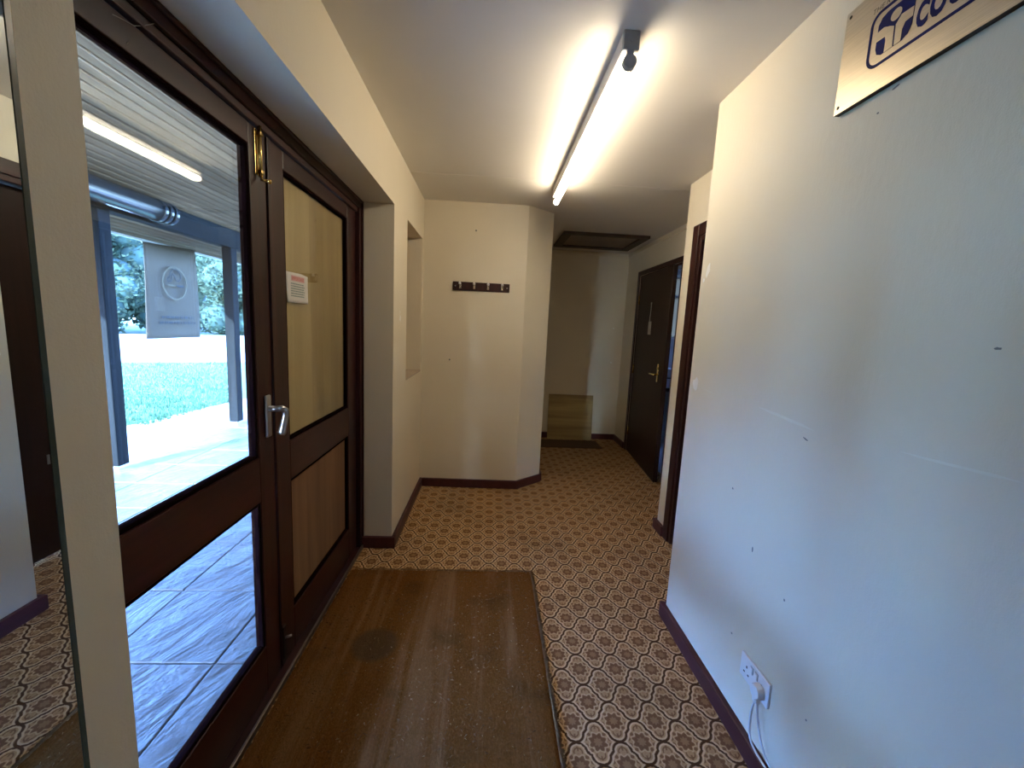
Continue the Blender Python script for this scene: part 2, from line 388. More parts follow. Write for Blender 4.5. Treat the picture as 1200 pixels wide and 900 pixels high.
# ------------------------------------------------------------------ dimensions (metres, camera above the origin)
XL, XR, CE = -0.5746, 0.9351, 2.4
XF = -0.754                    # where the door frame meets the reveal
Y0, Y1 = 0.643, 2.479          # entrance opening
LZ = 2.074                     # underside of the lintel
YB = 3.507                     # wall with the coat rack
CH1, CH2 = (0.271, 3.491), (0.503, 3.682)   # chamfered corner
YF = 5.275                     # far wall
XS = 1.703                     # far side wall with the ajar door
XC, YC = 1.276, 2.80           # short return wall
YE = 1.857                     # end of the long right wall
def struct(name, mat, *boxes, bevel=0):
    return tag(part(name, mat, None, *boxes, bevel=bevel), kind='structure')

# ------------------------------------------------------------------ shell
struct('floor', M['carpet'], (-0.80, 1.80, -1.7, 5.4, -0.06, 0.0))
struct('ceiling', M['ceiling'], (-0.86, 1.80, -1.7, 5.4, CE, CE+0.1))
WY0, WY1, WZ0, WZ1 = 2.852, 3.432, 1.017, 2.082
struct('wall_left', M['wall'],
       (-0.86, XL, -1.7, Y0, 0, CE), (-0.86, XL, Y0, Y1, LZ, CE), (-0.86, XL, Y1, WY0, 0, CE),
       (-0.86, XL, WY0, WY1, 0, WZ0), (-0.86, XL, WY0, WY1, WZ1, CE), (-0.86, XL, WY1, 3.75, 0, CE))
b = MB().vprism([(XL-0.004, YB), CH1, CH2, (CH2[0], 5.4), (XL-0.004, 5.4)], 0, CE)
tag(b.build('wall_back', M['wall']), kind='structure')
struct('wall_far', M['wall'], (CH2[0], 1.80, YF, 5.4, 0, CE))
struct('wall_right', M['wall'], (XR, 1.40, -1.7, YE, 0, CE))
D4A, D4B, D4Z = 1.90, 2.60, 2.03
struct('wall_recess', M['wall'], (XC, 1.40, YE, D4A, 0, CE), (XC, 1.40, D4A, D4B, D4Z, CE),
       (XC, 1.40, D4B, YC, 0, CE), (1.40, XS+0.1, YC-0.14, YC, 0, CE))
D3A, D3B, D3Z = 3.735, 4.80, 2.075
struct('wall_side', M['wall'], (XS, 1.80, YC, D3A, 0, CE), (XS, 1.80, D3A, D3B, D3Z, CE), (XS, 1.80, D3B, YF, 0, CE))
struct('wall_rear', M['wall'], (-0.86, 1.40, -1.8, -1.7, 0, CE))

# ------------------------------------------------------------------ store room behind the ajar door
struct('floor_store', M['tiles'], (1.80, 3.5, 2.9, 5.75, -0.06, 0.0))
struct('ceiling_store', M['white_wall'], (1.80, 3.5, 2.9, 5.75, CE, CE+0.1))
struct('wall_store', M['white_wall'], (1.80, 3.5, 2.80, 2.9, 0, CE), (3.4, 3.5, 2.9, 5.65, 0, CE),
       (1.80, 2.10, 5.55, 5.65, 0, CE), (2.95, 3.4, 5.55, 5.65, 0, CE), (2.10, 2.95, 5.55, 5.65, 0, 1.36), (2.10, 2.95, 5.55, 5.65, 2.22, CE))
w2 = tag(thing('window_2', (2.525, 5.6, 1.36)), kind='structure')
part('window_frame', M['white'], w2, (2.10, 2.95, 5.58, 5.63, 1.36, 1.40), (2.10, 2.95, 5.58, 5.63, 2.18, 2.22), (2.10, 2.14, 5.58, 5.63, 1.40, 2.18), (2.91, 2.95, 5.58, 5.63, 1.40, 2.18))
part('transom', M['grey'], w2, (2.14, 2.91, 5.585, 5.625, 1.92, 1.955))
part('pane', M['frosted'], w2, (2.14, 2.91, 5.60, 5.606, 1.40, 1.92)); part('pane', M['frosted'], w2, (2.14, 2.91, 5.60, 5.606, 1.955, 2.18))
k = thing('store_counter', (2.5, 5.33, 0), 'grey store-room counter under the window seen through the ajar door', 'counter')
part('worktop', M['black'], k, (2.05, 3.0, 5.08, 5.549, 0.70, 0.74), bevel=0.004)
part('cabinet_body', M['grey'], k, (2.08, 2.97, 5.12, 5.545, 0.0, 0.70))
tag(MB().box(2.26, 2.42, 5.14, 5.34, 0.74, 0.86).build('storage_box', M['white'], bevel=0.006), 'lower white box standing on the store-room counter', 'box')
tag(MB().box(2.27, 2.42, 5.15, 5.33, 0.872, 0.985).build('storage_tub', M['white'], bevel=0.01), 'upper white tub on top of the white box in the store room', 'tub')
tag(MB().box(2.25, 2.43, 5.13, 5.35, 0.86, 0.872).build('tray', M['black'], bevel=0.003), 'thin black tray between the white box and white tub in the store room', 'tray')

# ------------------------------------------------------------------ baseboards
BH, BT = 0.0726, 0.0242
def baseboard(name, poly): return tag(MB().vprism(poly, 0, BH).build(name, M['base'], bevel=0.004), kind='structure')
struct('baseboard_left', M['base'], (XL, XL+BT, Y1, YB, 0, BH), bevel=0.004)
struct('baseboard_reveal', M['base'], (XF, XL+BT, Y1-BT, Y1, 0, BH), bevel=0.004)
struct('baseboard_near_left', M['base'], (XL, XL+BT, -1.7, Y0, 0, BH), bevel=0.004)
nx, ny = (CH2[1]-CH1[1]), -(CH2[0]-CH1[0]); L = math.hypot(nx, ny); nx, ny = nx/L*BT, ny/L*BT
c2 = (CH2[0]+0.0, CH2[1])
mid = (CH1[0]+nx*0.55, CH1[1]-BT)
end = (CH2[0]+nx+0.012, CH2[1]+ny+0.010)
baseboard('baseboard_back', [(XL+BT, YB), (XL+BT, YB-BT), mid, CH1])
baseboard('baseboard_chamfer', [CH1, mid, (CH2[0]+BT*0.6, CH2[1]-BT*0.6), CH2])
struct('baseboard_alcove', M['base'], (CH2[0], CH2[0]+BT, CH2[1]+0.002, YF, 0, BH), bevel=0.004)
struct('baseboard_far', M['base'], (CH2[0]+BT, XS, YF-BT, YF, 0, BH), bevel=0.004)
struct('baseboard_side', M['base'], (XS-BT, XS, D3B+0.065, YF-BT, 0, BH), (XS-BT, XS, YC+BT, D3A-0.06, 0, BH), bevel=0.004)
struct('baseboard_right', M['base'], (XR-BT, XR, -1.7, YE+BT, 0, BH), (XR, XC, YE, YE+BT, 0, BH), bevel=0.004)
struct('baseboard_recess', M['base'], (XC-BT, XC, D4B+0.075, YC+BT, 0, BH), (XC, XS-BT, YC, YC+BT, 0, BH), bevel=0.004)
struct('baseboard_rear', M['base'], (XL, XR, -1.7, -1.7+BT, 0, BH), bevel=0.004)

# ------------------------------------------------------------------ wall marks: bare filler patches and scuffs (parts of the walls)
def blob_patch(name, parent, mat, cy, cz, ry, rz, x, side=-1, n=14, rot=0.0, seed=0):
    rnd = random.Random(seed); pts = []
    for k in range(n):
        w = 2*math.pi*k/n; q = 1+rnd.uniform(-0.22, 0.22); a, c = ry*q*math.cos(w), rz*q*math.sin(w)
        pts.append((cy + a*math.cos(rot)-c*math.sin(rot), cz + a*math.sin(rot)+c*math.cos(rot)))
    return MB().prism(pts, lambda a, c: (x, a, c), lambda a, c: (x+side*0.0006, a, c)).build(name, mat, parent)
wr = bpy.data.objects['wall_right']; wlft = bpy.data.objects['wall_left']; wb = bpy.data.objects['wall_back']; wf = bpy.data.objects['wall_far']
sd = 1
for (cy, cz, ry, rz, rot, mt) in ((1.803, 1.198, 0.022, 0.030, 0, 'patch'), (1.80, 1.70, 0.014, 0.030, 0.3, 'patch'), (1.83, 1.66, 0.008, 0.010, 0, 'patch'),
        (1.23, 1.170, 0.120, 0.0042, 0.07, 'faint'), (0.745, 1.180, 0.100, 0.0032, -0.05, 'faint'), (1.70, 1.185, 0.06, 0.0018, 0.1, 'faint'),
        (1.13, 1.128, 0.010, 0.0022, 0.3, 'mark'), (0.715, 1.415, 0.006, 0.0025, 0, 'mark'), (1.016, 2.019, 0.010, 0.0022, -0.2, 'mark'),
        (1.055, 1.98, 0.003, 0.0025, 0, 'mark'), (1.29, 0.69, 0.003, 0.010, 0, 'mark'), (1.44, 0.85, 0.004, 0.004, 0, 'mark'), (1.12, 0.62, 0.003, 0.004, 0, 'mark'),
        (1.34, 0.33, 0.004, 0.003, 0, 'mark'), (0.98, 0.35, 0.003, 0.003, 0, 'mark')):
    sd += 1; blob_patch('scuff' if mt == 'mark' else 'filler_patch', wr, M[mt], cy, cz, ry, rz, XR, -1, rot=rot, seed=sd)
blob_patch('filler_patch', wlft, M['patch'], 2.661, 1.437, 0.016, 0.022, XL, 1, seed=40)
blob_patch('filler_patch', wlft, M['patch'], 2.655, 1.475, 0.008, 0.010, XL, 1, seed=41)
for cx, cz in ((-0.153, 2.18), (-0.34, 1.12)):
    MB().ball((cx, YB-0.012, cz), 0.007, 8, 5).build('wall_plug', M['mark'], wb, smooth=True)
for cx, cz in ((1.573, 1.465), (1.576, 1.024)):
    MB().ball((cx, YF, cz), 0.010, 8, 5, (1, 0.3, 1)).build('filler_spot', M['patch'], wf, smooth=True)

# ------------------------------------------------------------------ niche in the left wall (boarded-up window)
w1 = tag(thing('window_1', (-0.8, 3.14, WZ0)), kind='structure')
part('backing_board', M['ply'], w1, (-0.85, -0.83, WY0, WY1, WZ0+0.012, WZ1))
part('window_frame', M['mahog'], w1, (-0.83, -0.79, WY0, WY0+0.05, WZ0+0.012, WZ1), (-0.83, -0.79, WY1-0.03, WY1, WZ0+0.012, WZ1), (-0.83, -0.79, WY0+0.05, WY1-0.03, WZ1-0.05, WZ1), (-0.83, -0.79, WY0+0.05, WY1-0.03, WZ0+0.012, WZ0+0.06), bevel=0.003)
part('window_sill', plain('sill_paint', (0.52, 0.42, 0.32), 0.6, var=0.1), w1, (-0.84, XL+0.002, WY0, WY1, WZ0, WZ0+0.012))

# ------------------------------------------------------------------ entrance: frame and two leaves
XA, XB = -0.778, -0.812        # inner and outer face of the leaves
fr = tag(thing('trim_1', (XF, 1.56, 0)), kind='structure')
HZ = 2.005                     # top of the leaves
part('head', M['mahog_y'], fr, (-0.835, XF, Y0, Y1, 2.032, LZ), bevel=0.004)
part('head_bead', M['mahog_y'], fr, (-0.835, XF-0.012, Y0+0.03, Y1-0.03, HZ+0.003, 2.032), bevel=0.003)
part('jamb', M['mahog'], fr, (-0.835, XF, Y1-0.044, Y1, 0.0, 2.032), bevel=0.004)
part('jamb', M['mahog'], fr, (-0.835, XF, Y0, Y0+0.044, 0.0, 2.032), bevel=0.004)
part('cover_bead', M['mahog'], fr, (XF, XF+0.010, Y1-0.016, Y1, 0.0, LZ-0.012), bevel=0.003)
part('cover_bead', M['mahog_y'], fr, (XF, XF+0.010, Y0, Y1, LZ-0.012, LZ), bevel=0.003)
part('threshold', M['mahog_y'], fr, (-0.87, -0.744, Y0, Y1, 0.0, 0.018), bevel=0.003)
part('threshold_strip', M['alu'], fr, (-0.752, -0.742, Y0, Y1-BT, 0.0, 0.024), bevel=0.002)
YM = 1.508                     # where the leaves meet
def leaf_door(name, ya, yb, ga, gb, boards):
    d = tag(thing(name, (-0.80, (ya+yb)/2, 0.02)), kind='structure')
    z0 = 0.022
    st = dict(bevel=0.003)
    part('stile', M['mahog'], d, (XB, XA, ya, ga, z0, HZ), **st); part('stile', M['mahog'], d, (XB, XA, gb, yb, z0, HZ), **st)
    part('top_rail', M['mahog_y'], d, (XB, XA, ga, gb, 1.940, HZ), **st)
    part('middle_rail', M['mahog_y'], d, (XB, XA, ga, gb, 0.765, 0.925), **st)
    part('bottom_rail', M['mahog_y'], d, (XB, XA, ga, gb, z0, 0.205), **st)
    for (za, zb) in ((0.205, 0.765), (0.925, 1.940)):
        q = 0.012
        part('glazing_bead', M['bead'], d, (XB+0.003, XA-0.003, ga, ga+q, za, zb), bevel=0.004)
        part('glazing_bead', M['bead'], d, (XB+0.003, XA-0.003, gb-q, gb, za, zb), bevel=0.004)
        part('glazing_bead', M['bead'], d, (XB+0.003, XA-0.003, ga+q, gb-q, za, za+q), bevel=0.004)
        part('glazing_bead', M['bead'], d, (XB+0.003, XA-0.003, ga+q, gb-q, zb-q, zb), bevel=0.004)
        if not boards or za > 0.5:
            part('glass_pane', M['glass'], d, (-0.794, -0.790, ga+0.006, gb-0.006, za+0.006, zb-0.006))
        if not boards:
            part('glass_pane', M['glass'], d, (-0.806, -0.802, ga+0.006, gb-0.006, za+0.006, zb-0.006))
        elif za > 0.5:
            part('plywood_sheet', M['ply'], d, (-0.809, -0.800, ga+0.002, 1.893, za+0.002, zb-0.002))
            part('plywood_sheet', M['ply4'], d, (-0.810, -0.801, 1.896, gb-0.002, za+0.002, zb-0.002))
        else:
            part('plywood_panel', M['ply2'], d, (-0.806, -0.796, ga+0.002, gb-0.002, za+0.002, zb-0.002))
    return d
d1 = leaf_door('door_1', Y0+0.046, YM, 0.79, 1.412, False)
d2 = leaf_door('door_2', YM+0.003, Y1-0.047, 1.628, 2.300, True)
part('meeting_bead', M['mahog'], d2, (XA, XA+0.006, YM+0.003, YM+0.022, 0.03, HZ-0.002), bevel=0.002)
# lever handle
h = part('handle', M['steel'], d1, (XA, XA+0.010, 1.449, 1.481, 0.985, 1.136), bevel=0.008, seg=4)
tag(h, 'brushed metal lever handle on the meeting stile')
b = MB().tube([(XA+0.008, 1.465, 1.088), (XA+0.048, 1.465, 1.088)], 0.0105, 12)
b.build('spindle', M['steel'], h, smooth=True)
b = MB().tube(
    [(XA+0.040, 1.461, 1.090), (XA+0.050, 1.472, 1.089), (XA+0.055, 1.484, 1.080), (XA+0.054, 1.486, 1.062), (XA+0.050, 1.481, 1.030), (XA+0.047, 1.474, 1.000), (XA+0.046, 1.472, 0.992)],
    [0.0095, 0.0115, 0.012, 0.0115, 0.0125, 0.014, 0.010], 12)
b.build('lever', M['steel'], h, smooth=True)
# brass barrel bolt at the top
bt = part('bolt', M['brass'], d1, (XA, XA+0.003, 1.443, 1.470, 1.862, 2.000), bevel=0.001); tag(bt, 'polished brass barrel bolt')
MB().tube([(XA+0.011, 1.457, 1.856), (XA+0.011, 1.457, 2.012)], 0.0062, 12).build('barrel', M['brass'], bt, smooth=True)
MB().tube([(XA+0.011, 1.457, 1.850), (XA+0.030, 1.462, 1.846)], 0.005, 8).ball((XA+0.034, 1.463, 1.846), 0.008).build('bolt_knob', M['brass'], bt, smooth=True)
b = MB()
for z in (1.872, 1.988): b.box(XA+0.003, XA+0.019, 1.4485, 1.4655, z-0.006, z+0.006)
b.build('keeper', M['brass'], bt, bevel=0.002)
fb = part('floor_bolt', M['black'], d2, (XA+0.006, XA+0.012, 1.513, 1.535, 0.06, 0.20), bevel=0.002)
MB().tube([(XA+0.012, 1.524, 0.15), (XA+0.034, 1.530, 0.155)], 0.005, 8).build('bolt_knob', M['steel'], fb, smooth=True)

cw = thing('cobweb', (-0.772, 1.0, 2.0), 'wispy pale cobweb strand across the top rail of the glazed door', 'cobweb')
for pts in ([(-0.7768, 0.951, 1.990), (-0.7765, 0.975, 1.9965), (-0.775, 1.000, 2.0015)], [(-0.775, 1.000, 2.0015), (-0.768, 1.012, 2.010), (-0.760, 1.035, 2.030)], [(-0.7772, 0.984, 1.960), (-0.7772, 0.981, 1.955)]):
    MB().tube(pts, 0.0008, 5).build('strand', M['web'], cw)
# notice taped to the boarded leaf's glass
nt = thing('notice', (-0.787, 1.74, 1.467), 'white printed notice with a red heading taped to the boarded door leaf', 'notice')
XN = -0.7885
sheet = MB(); ny_, nz_ = 10, 8
for i in range(ny_+1):
    for j in range(nz_+1):
        a, c = i/ny_, j/nz_
        y = 1.645 + (0.19-0.012*(1-c))*a + 0.012*(1-c); z = 1.468 + 0.116*c + 0.004*a*c
        if j == nz_ and i > 7: z -= 0.006*(i-7)/3
        sheet.v.append((XN + 0.004*(a-0.5)**2 + 0.003*(c-0.5)**2, y, z))
for i in range(ny_):
    for j in range(nz_):
        q = i*(nz_+1)+j; sheet.f.append((q, q+nz_+1, q+nz_+2, q+1))
so_ = sheet.build('sheet', M['paper'], nt, smooth=True)
md = so_.modifiers.new('thickness', 'SOLIDIFY'); md.thickness = 0.0006
XT = XN+0.0028
part('heading_band', M['pink_ink'], nt, (XT, XT+0.0003, 1.688, 1.800, 1.553, 1.574))
tb, w = text_mb('IMPORTANT', lambda x, y, d: (XT+d, 1.692+x, 1.5565+y), 0.0185, 0.0006)
tb.build('lettering', M['red_ink'], nt)
rn = random.Random(3); b = MB()
for r in range(6):
    y = 1.684
    while y < 1.795:
        wd = rn.uniform(0.006, 0.018); b.box(XT, XT+0.0003, y, min(y+wd, 1.802), 1.540-r*0.0095, 1.5445-r*0.0095); y += wd+0.003
b.build('small_print', M['green_ink'], nt)
part('tape', M['tape'], nt, (XN, XN+0.0004, 1.828, 1.842, 1.548, 1.566))

# ------------------------------------------------------------------ doors on the right
c3 = tag(thing('trim_2', (XC, (D4A+D4B)/2, 0)), kind='structure')
CW = 0.075
part('architrave', M['mahog'], c3, (XC-0.014, XC, D4B, D4B+CW, 0, D4Z+CW), bevel=0.005)
part('architrave', M['mahog_y'], c3, (XC-0.014, XC, D4A, D4B, D4Z, D4Z+CW), bevel=0.005)
part('jamb', M['mahog'], c3, (XC-0.004, 1.40, D4B-0.030, D4B, 0, D4Z), bevel=0.003)
part('head', M['mahog_y'], c3, (XC-0.004, 1.40, D4A, D4B-0.030, D4Z-0.03, D4Z), bevel=0.003)
d4 = tag(thing('door_4', (1.35, 2.24, 0)), kind='structure')
part('door_panel', M['door'], d4, (1.335, 1.375, D4A+0.002, D4B-0.033, 0.008, D4Z-0.033), bevel=0.002)
hd = part('handle', M['steel'], d4, (1.327, 1.335, 1.93, 1.97, 0.96, 1.10), bevel=0.003)
MB().tube([(1.327, 1.95, 1.05), (1.29, 1.95, 1.05), (1.285, 1.98, 1.05), (1.285, 2.05, 1.05)], 0.009, 10).build('lever', M['steel'], hd, smooth=True)

part('latch', M['steel'], d4, (1.330, 1.335, 2.344, 2.358, 0.53, 0.585), bevel=0.002)
c4 = tag(thing('trim_3', (XS, 4.26, 0)), kind='structure')
part('architrave', M['mahog'], c4, (XS-0.014, XS, D3B, D3B+0.055, 0, D3Z+0.05), bevel=0.004)
part('architrave', M['mahog_y'], c4, (XS-0.014, XS, D3A, D3B, D3Z, D3Z+0.05), bevel=0.004)
part('architrave', M['mahog'], c4, (XS-0.014, XS, D3A-0.05, D3A, 0, D3Z+0.05), bevel=0.004)
part('jamb', M['mahog'], c4, (XS, 1.80, D3A, D3A+0.025, 0, D3Z), bevel=0.003)
part('jamb', M['mahog'], c4, (XS, 1.80, D3B-0.025, D3B, 0, D3Z), bevel=0.003)
part('head', M['mahog_y'], c4, (XS, 1.80, D3A+0.025, D3B-0.025, D3Z-0.025, D3Z), bevel=0.003)
# ajar leaf: local frame, hinge at the origin, leaf runs towards -Y, front face towards -X
ang = math.radians(-5.1)
d3 = tag(thing('door_3', (XS+0.002, D3B-0.027, 0), rz=ang, local=True), kind='structure')
LW = 1.055
part('door_panel', M['door'], d3, (0.0, 0.042, -LW, 0, 0.006, D3Z-0.03), bevel=0.003)
hp = part('handle', M['brass'], d3, (-0.006, 0.0, -0.915, -0.885, 0.96, 1.13), bevel=0.002); tag(hp, 'brass lever handle with keyhole plate')
MB().tube([(-0.004, -0.90, 1.03), (-0.045, -0.90, 1.03), (-0.05, -0.88, 1.03), (-0.05, -0.80, 1.028)], 0.008, 10).build('lever', M['brass'], hp, smooth=True)
MB().tube([(-0.004, -0.90, 1.095), (-0.012, -0.90, 1.095)], 0.012, 12).build('lock_cylinder', M['brass'], hp, smooth=True)
b = MB()
for z in (0.25, 1.0, 1.8): b.tube([(-0.006, -0.004, z-0.05), (-0.006, -0.004, z+0.05)], 0.007, 8)
b.build('hinge', M['brass'], d3, smooth=True)
# tag hanging on the ajar leaf
dt = thing('door_tag', (XS-0.0445, 4.28, 1.41), 'small grey card tag hanging by a curved cord on the ajar dark door', 'tag', rz=ang, local=True)
part('card', M['tag'], dt, (-0.002, 0.0, -0.055, 0.045, 0.0, 0.135), bevel=0.0)
MB().tube([(-0.004, 0.01, 0.13), (-0.006, -0.01, 0.20), (-0.006, -0.02, 0.25), (-0.005, -0.012, 0.29), (-0.004, 0.0, 0.325)], 0.0032, 6).build('cord', M['tag'], dt, smooth=True)
MB().ball((0.0, 0.0, 0.325), 0.007, 8, 6).build('pin', M['tag'], dt, smooth=True)

# ------------------------------------------------------------------ ceiling: light, hatch, seam
lt = thing('ceiling_light', (0.425, 2.26, 2.26), 'lit bare fluorescent tube on a white batten fixed along the ceiling', 'light')
TX, TY0, TY1 = 0.424, 1.475, 3.06
part('batten', M['batten'], lt, (TX-0.026, TX+0.026, TY0+0.005, TY1-0.01, 2.340, CE), bevel=0.004)
ec = part('end_cap', M['grey'], lt, (TX-0.028, TX+0.028, TY0, TY0+0.016, 2.338, CE-0.001), bevel=0.004)
MB().tube([(TX, TY0+0.002, 2.373), (TX, TY0-0.002, 2.373)], 0.011, 16).build('cap_screw', M['grey'], ec)
part('end_cap', M['grey'], lt, (TX-0.028, TX+0.028, TY1-0.014, TY1, 2.338, CE-0.001), bevel=0.004)
for ya, yb in ((TY0, TY0+0.022), (TY1-0.022, TY1)):
    b = MB().box(TX-0.011, TX+0.011, ya, yb, 2.318, 2.340)
    b.tube([(TX, ya-0.001, 2.305), (TX, yb+0.002, 2.305)], 0.0225, 20)
    b.build('lamp_holder', M['grey'], lt, bevel=0.002)
MB().tube([(TX, TY0+0.024, 2.305), (TX, TY1-0.024, 2.305)], 0.0165, 20).build('tube', M['tube'], lt, smooth=True)

ht = thing('ceiling_hatch', (1.13, 4.6, CE-0.03), 'dark brown framed loft hatch in the ceiling above the far end of the corridor', 'hatch')
hx0, hx1, hy0, hy1, hw = 0.69, 1.575, 4.255, 4.96, 0.085
for q in ((hx0, hx1, hy0, hy0+hw*0.6), (hx0, hx1, hy1-hw, hy1), (hx0, hx0+hw, hy0+hw*0.6, hy1-hw), (hx1-hw, hx1, hy0+hw*0.6, hy1-hw)):
    part('frame_board', M['hatch'], ht, (*q, CE-0.03, CE), bevel=0.004)
part('hatch_panel', M['hatch_panel'], ht, (hx0+hw, hx1-hw, hy0+hw*0.6, hy1-hw, CE-0.012, CE), bevel=0.002)
struct('trim_4', M['ceiling'], (XL, XS, 2.905, 2.925, CE-0.0012, CE))
struct('trim_5', M['wall'], (CH2[0], XS, YF-0.012, YF, CE-0.045, CE), (XS-0.012, XS, YC, YF-0.012, CE-0.045, CE))

# ------------------------------------------------------------------ coat rack
ck = thing('coat_rack', (-0.095, YB, 1.695), 'dark maroon wooden coat rack with four white-tipped hooks on the cream wall', 'coat rack')
part('rail', M['mahog'], ck, (-0.329, 0.140, YB-0.020, YB-0.001, 1.697, 1.768), bevel=0.004)
hooks = []
for i in range(4):
    x = -0.268 + i*0.1155; y = YB-0.020
    hk = part('hook', M['chrome'], ck, (x-0.009, x+0.009, y-0.003, y, 1.712, 1.758), bevel=0.002) if i == 0 else None
    if i == 0:
        hook0 = hk
        MB().tube([(x, y-0.002, 1.738), (x, y-0.030, 1.742), (x, y-0.046, 1.750)], 0.0045, 8).build('peg', M['chrome'], hk, smooth=True)
        MB().ball((x, y-0.049, 1.752), 0.011).build('tip', M['white'], hk, smooth=True)
        MB().tube([(x, y-0.002, 1.722), (x, y-0.016, 1.712), (x, y-0.026, 1.714), (x, y-0.029, 1.724)], 0.004, 8).build('lower_hook', M['chrome'], hk, smooth=True)
    else:
        c = hook0.copy(); S.collection.objects.link(c); c.parent = ck; c.location.x = i*0.1155
        for ch in list(hook0.children):
            g = ch.copy(); S.collection.objects.link(g); g.parent = c
for x in (-0.308, 0.119):
    MB().ball((x, YB-0.020, 1.733), 0.006, 10, 6, (1, 0.4, 1)).build('screw', M['steel'], ck, smooth=True)

# ------------------------------------------------------------------ plaque
pq = thing('plaque', (XR, 0.82, 2.03), 'brass wall plaque with a blue enamelled emblem high on the right wall', 'plaque')
XP = XR-0.016
part('backing', M['plaque_edge'], pq, (XP+0.0015, XR-0.0005, 0.36, 1.1800, 2.029, 2.282), bevel=0.001)
part('face', M['brass_sheet'], pq, (XP, XP+0.0015, 0.36, 1.1795, 2.0295, 2.2815))
fa, fb_ = (lambda a, c: (XP, a, c)), (lambda a, c: (XP-0.0006, a, c))
fc = lambda a, c: (XP-0.0011, a, c)
def strip(pts, w):
    b = MB(); n = len(pts); lft, rgt = [], []
    for i in range(n):
        p, q = pts[max(i-1, 0)], pts[min(i+1, n-1)]; dx, dy = q[0]-p[0], q[1]-p[1]; l = math.hypot(dx, dy) or 1
        lft.append((pts[i][0]-dy/l*w/2, pts[i][1]+dx/l*w/2)); rgt.append((pts[i][0]+dy/l*w/2, pts[i][1]-dx/l*w/2))
    for i in range(n-1):
        b.prism([lft[i], lft[i+1], rgt[i+1], rgt[i]], fa, fb_)
    return b
def arc(cy, cz, r, a0, a1, n=8): return [(cy+r*math.cos(math.radians(a0+(a1-a0)*i/n)), cz+r*math.sin(math.radians(a0+(a1-a0)*i/n))) for i in range(n+1)]
# rounded border (long capsule running along the plaque)
bord = [(0.42, 2.2165)] + arc(1.068, 2.1925, 0.024, 90, 0) + arc(1.062, 2.1215, 0.030, 0, -90) + [(0.42, 2.0915)]
strip(bord, 0.0075).build('border', M['blue_ink'], pq)
em = MB().prism([(1.0730, 2.1850), (1.0730, 2.1320), (1.0680, 2.1180), (1.0560, 2.1105), (1.0040, 2.1105), (0.9905, 2.1170), (0.9830, 2.1320), (0.9830, 2.1850), (0.9910, 2.1985), (1.0060, 2.2035), (1.0500, 2.2035), (1.0650, 2.1980)], fa, fb_).build('emblem', M['blue_ink'], pq)
f2 = (lambda a, c: (XP-0.0006, a, c))
def onem(poly, name): return MB().prism(poly, f2, fc).build(name, M['brass_sheet'], em)
onem([(1.0275+0.0135*math.cos(2*math.pi*i/20), 2.1815+0.0125*math.sin(2*math.pi*i/20)) for i in range(20)], 'head')
onem([(1.0725, 2.1700), (1.0560, 2.1715), (1.0400, 2.1640), (1.0290, 2.1575), (1.0262, 2.1110), (1.0470, 2.1110), (1.0470, 2.1380), (1.0500, 2.1475), (1.0725, 2.1485)], 'left_figure')
onem([(1.0245, 2.1575), (1.0125, 2.1715), (0.9835, 2.1690), (0.9835, 2.1490), (1.0005, 2.1480), (1.0062, 2.1360), (1.0065, 2.1110), (1.0222, 2.1110)], 'right_figure')
for ch, y, w_, z, s in (('C', 0.9745, 0.0265, 2.1145, 0.070), ('O', 0.9455, 0.035, 2.1145, 0.070), ('U', 0.9065, 0.032, 2.1145, 0.070)):
    tb, w = text_mb(ch, lambda x, yy, d: (x, yy, d), s, 0, 1.0, 0.0035)
    x0 = min(p[0] for p in tb.v); w = max(p[0] for p in tb.v)-x0
    tb.v = [(XP-0.0005, y-(p[0]-x0)*w_/w, z+p[1]) for p in tb.v]
    bm_o = tb.build('letter', M['blue_ink'], pq)
    md = bm_o.modifiers.new('weight', 'SOLIDIFY'); md.thickness = 0.0004
tb, w = text_mb('THE R', lambda x, y, d: (XP-0.0004-d, 1.0965-x-0.18*y, 2.2228+y), 0.0165, 0.0002, 1.05)
tb.build('lettering', M['black_ink'], pq)
for yy, zz in ((1.1672, 2.2674), (1.1675, 2.0450), (0.375, 2.2674), (0.375, 2.0450)):
    MB().ball((XP, yy, zz), 0.0045, 10, 6, (0.4, 1, 1)).build('screw', M['black_ink'], pq, smooth=True)

# ------------------------------------------------------------------ socket and plug
sk = thing('wall_socket', (XR, 1.188, 0.243), 'white double wall socket low on the right wall above the baseboard', 'socket')
sy0, sy1, sz0, sz1 = 1.115, 1.261, 0.243, 0.329
part('faceplate', M['white'], sk, (XR-0.010, XR-0.0004, sy0, sy1, sz0, sz1), bevel=0.003)
XQ = XR-0.010
for yc in (1.2255, 1.1505):
    b = MB().box(XQ-0.0012, XQ, yc-0.0025, yc+0.0025, 0.2895, 0.2975)
    b.box(XQ-0.0012, XQ, yc-0.0140, yc-0.0075, 0.268, 0.2725).box(XQ-0.0012, XQ, yc+0.0075, yc+0.0140, 0.268, 0.2725)
    b.build('pin_holes', M['black'], sk)
for yc in (1.200, 1.176):
    r = part('rocker_switch', M['white'], sk, (XQ-0.004, XQ, yc-0.006, yc+0.006, 0.293, 0.314), bevel=0.0015)
    part('switch_gap', M['grey'], sk, (XQ-0.0006, XQ, yc-0.008, yc+0.008, 0.291, 0.316))
MB().ball((XQ, 1.188, 0.262), 0.003, 8, 5, (0.5, 1, 1)).build('screw', M['steel'], sk, smooth=True)
pg = thing('plug', (XQ-0.02, 1.150, 0.245), 'white mains plug with two trailing cords in the right-hand outlet of the socket', 'plug')
XG = XQ-0.0014
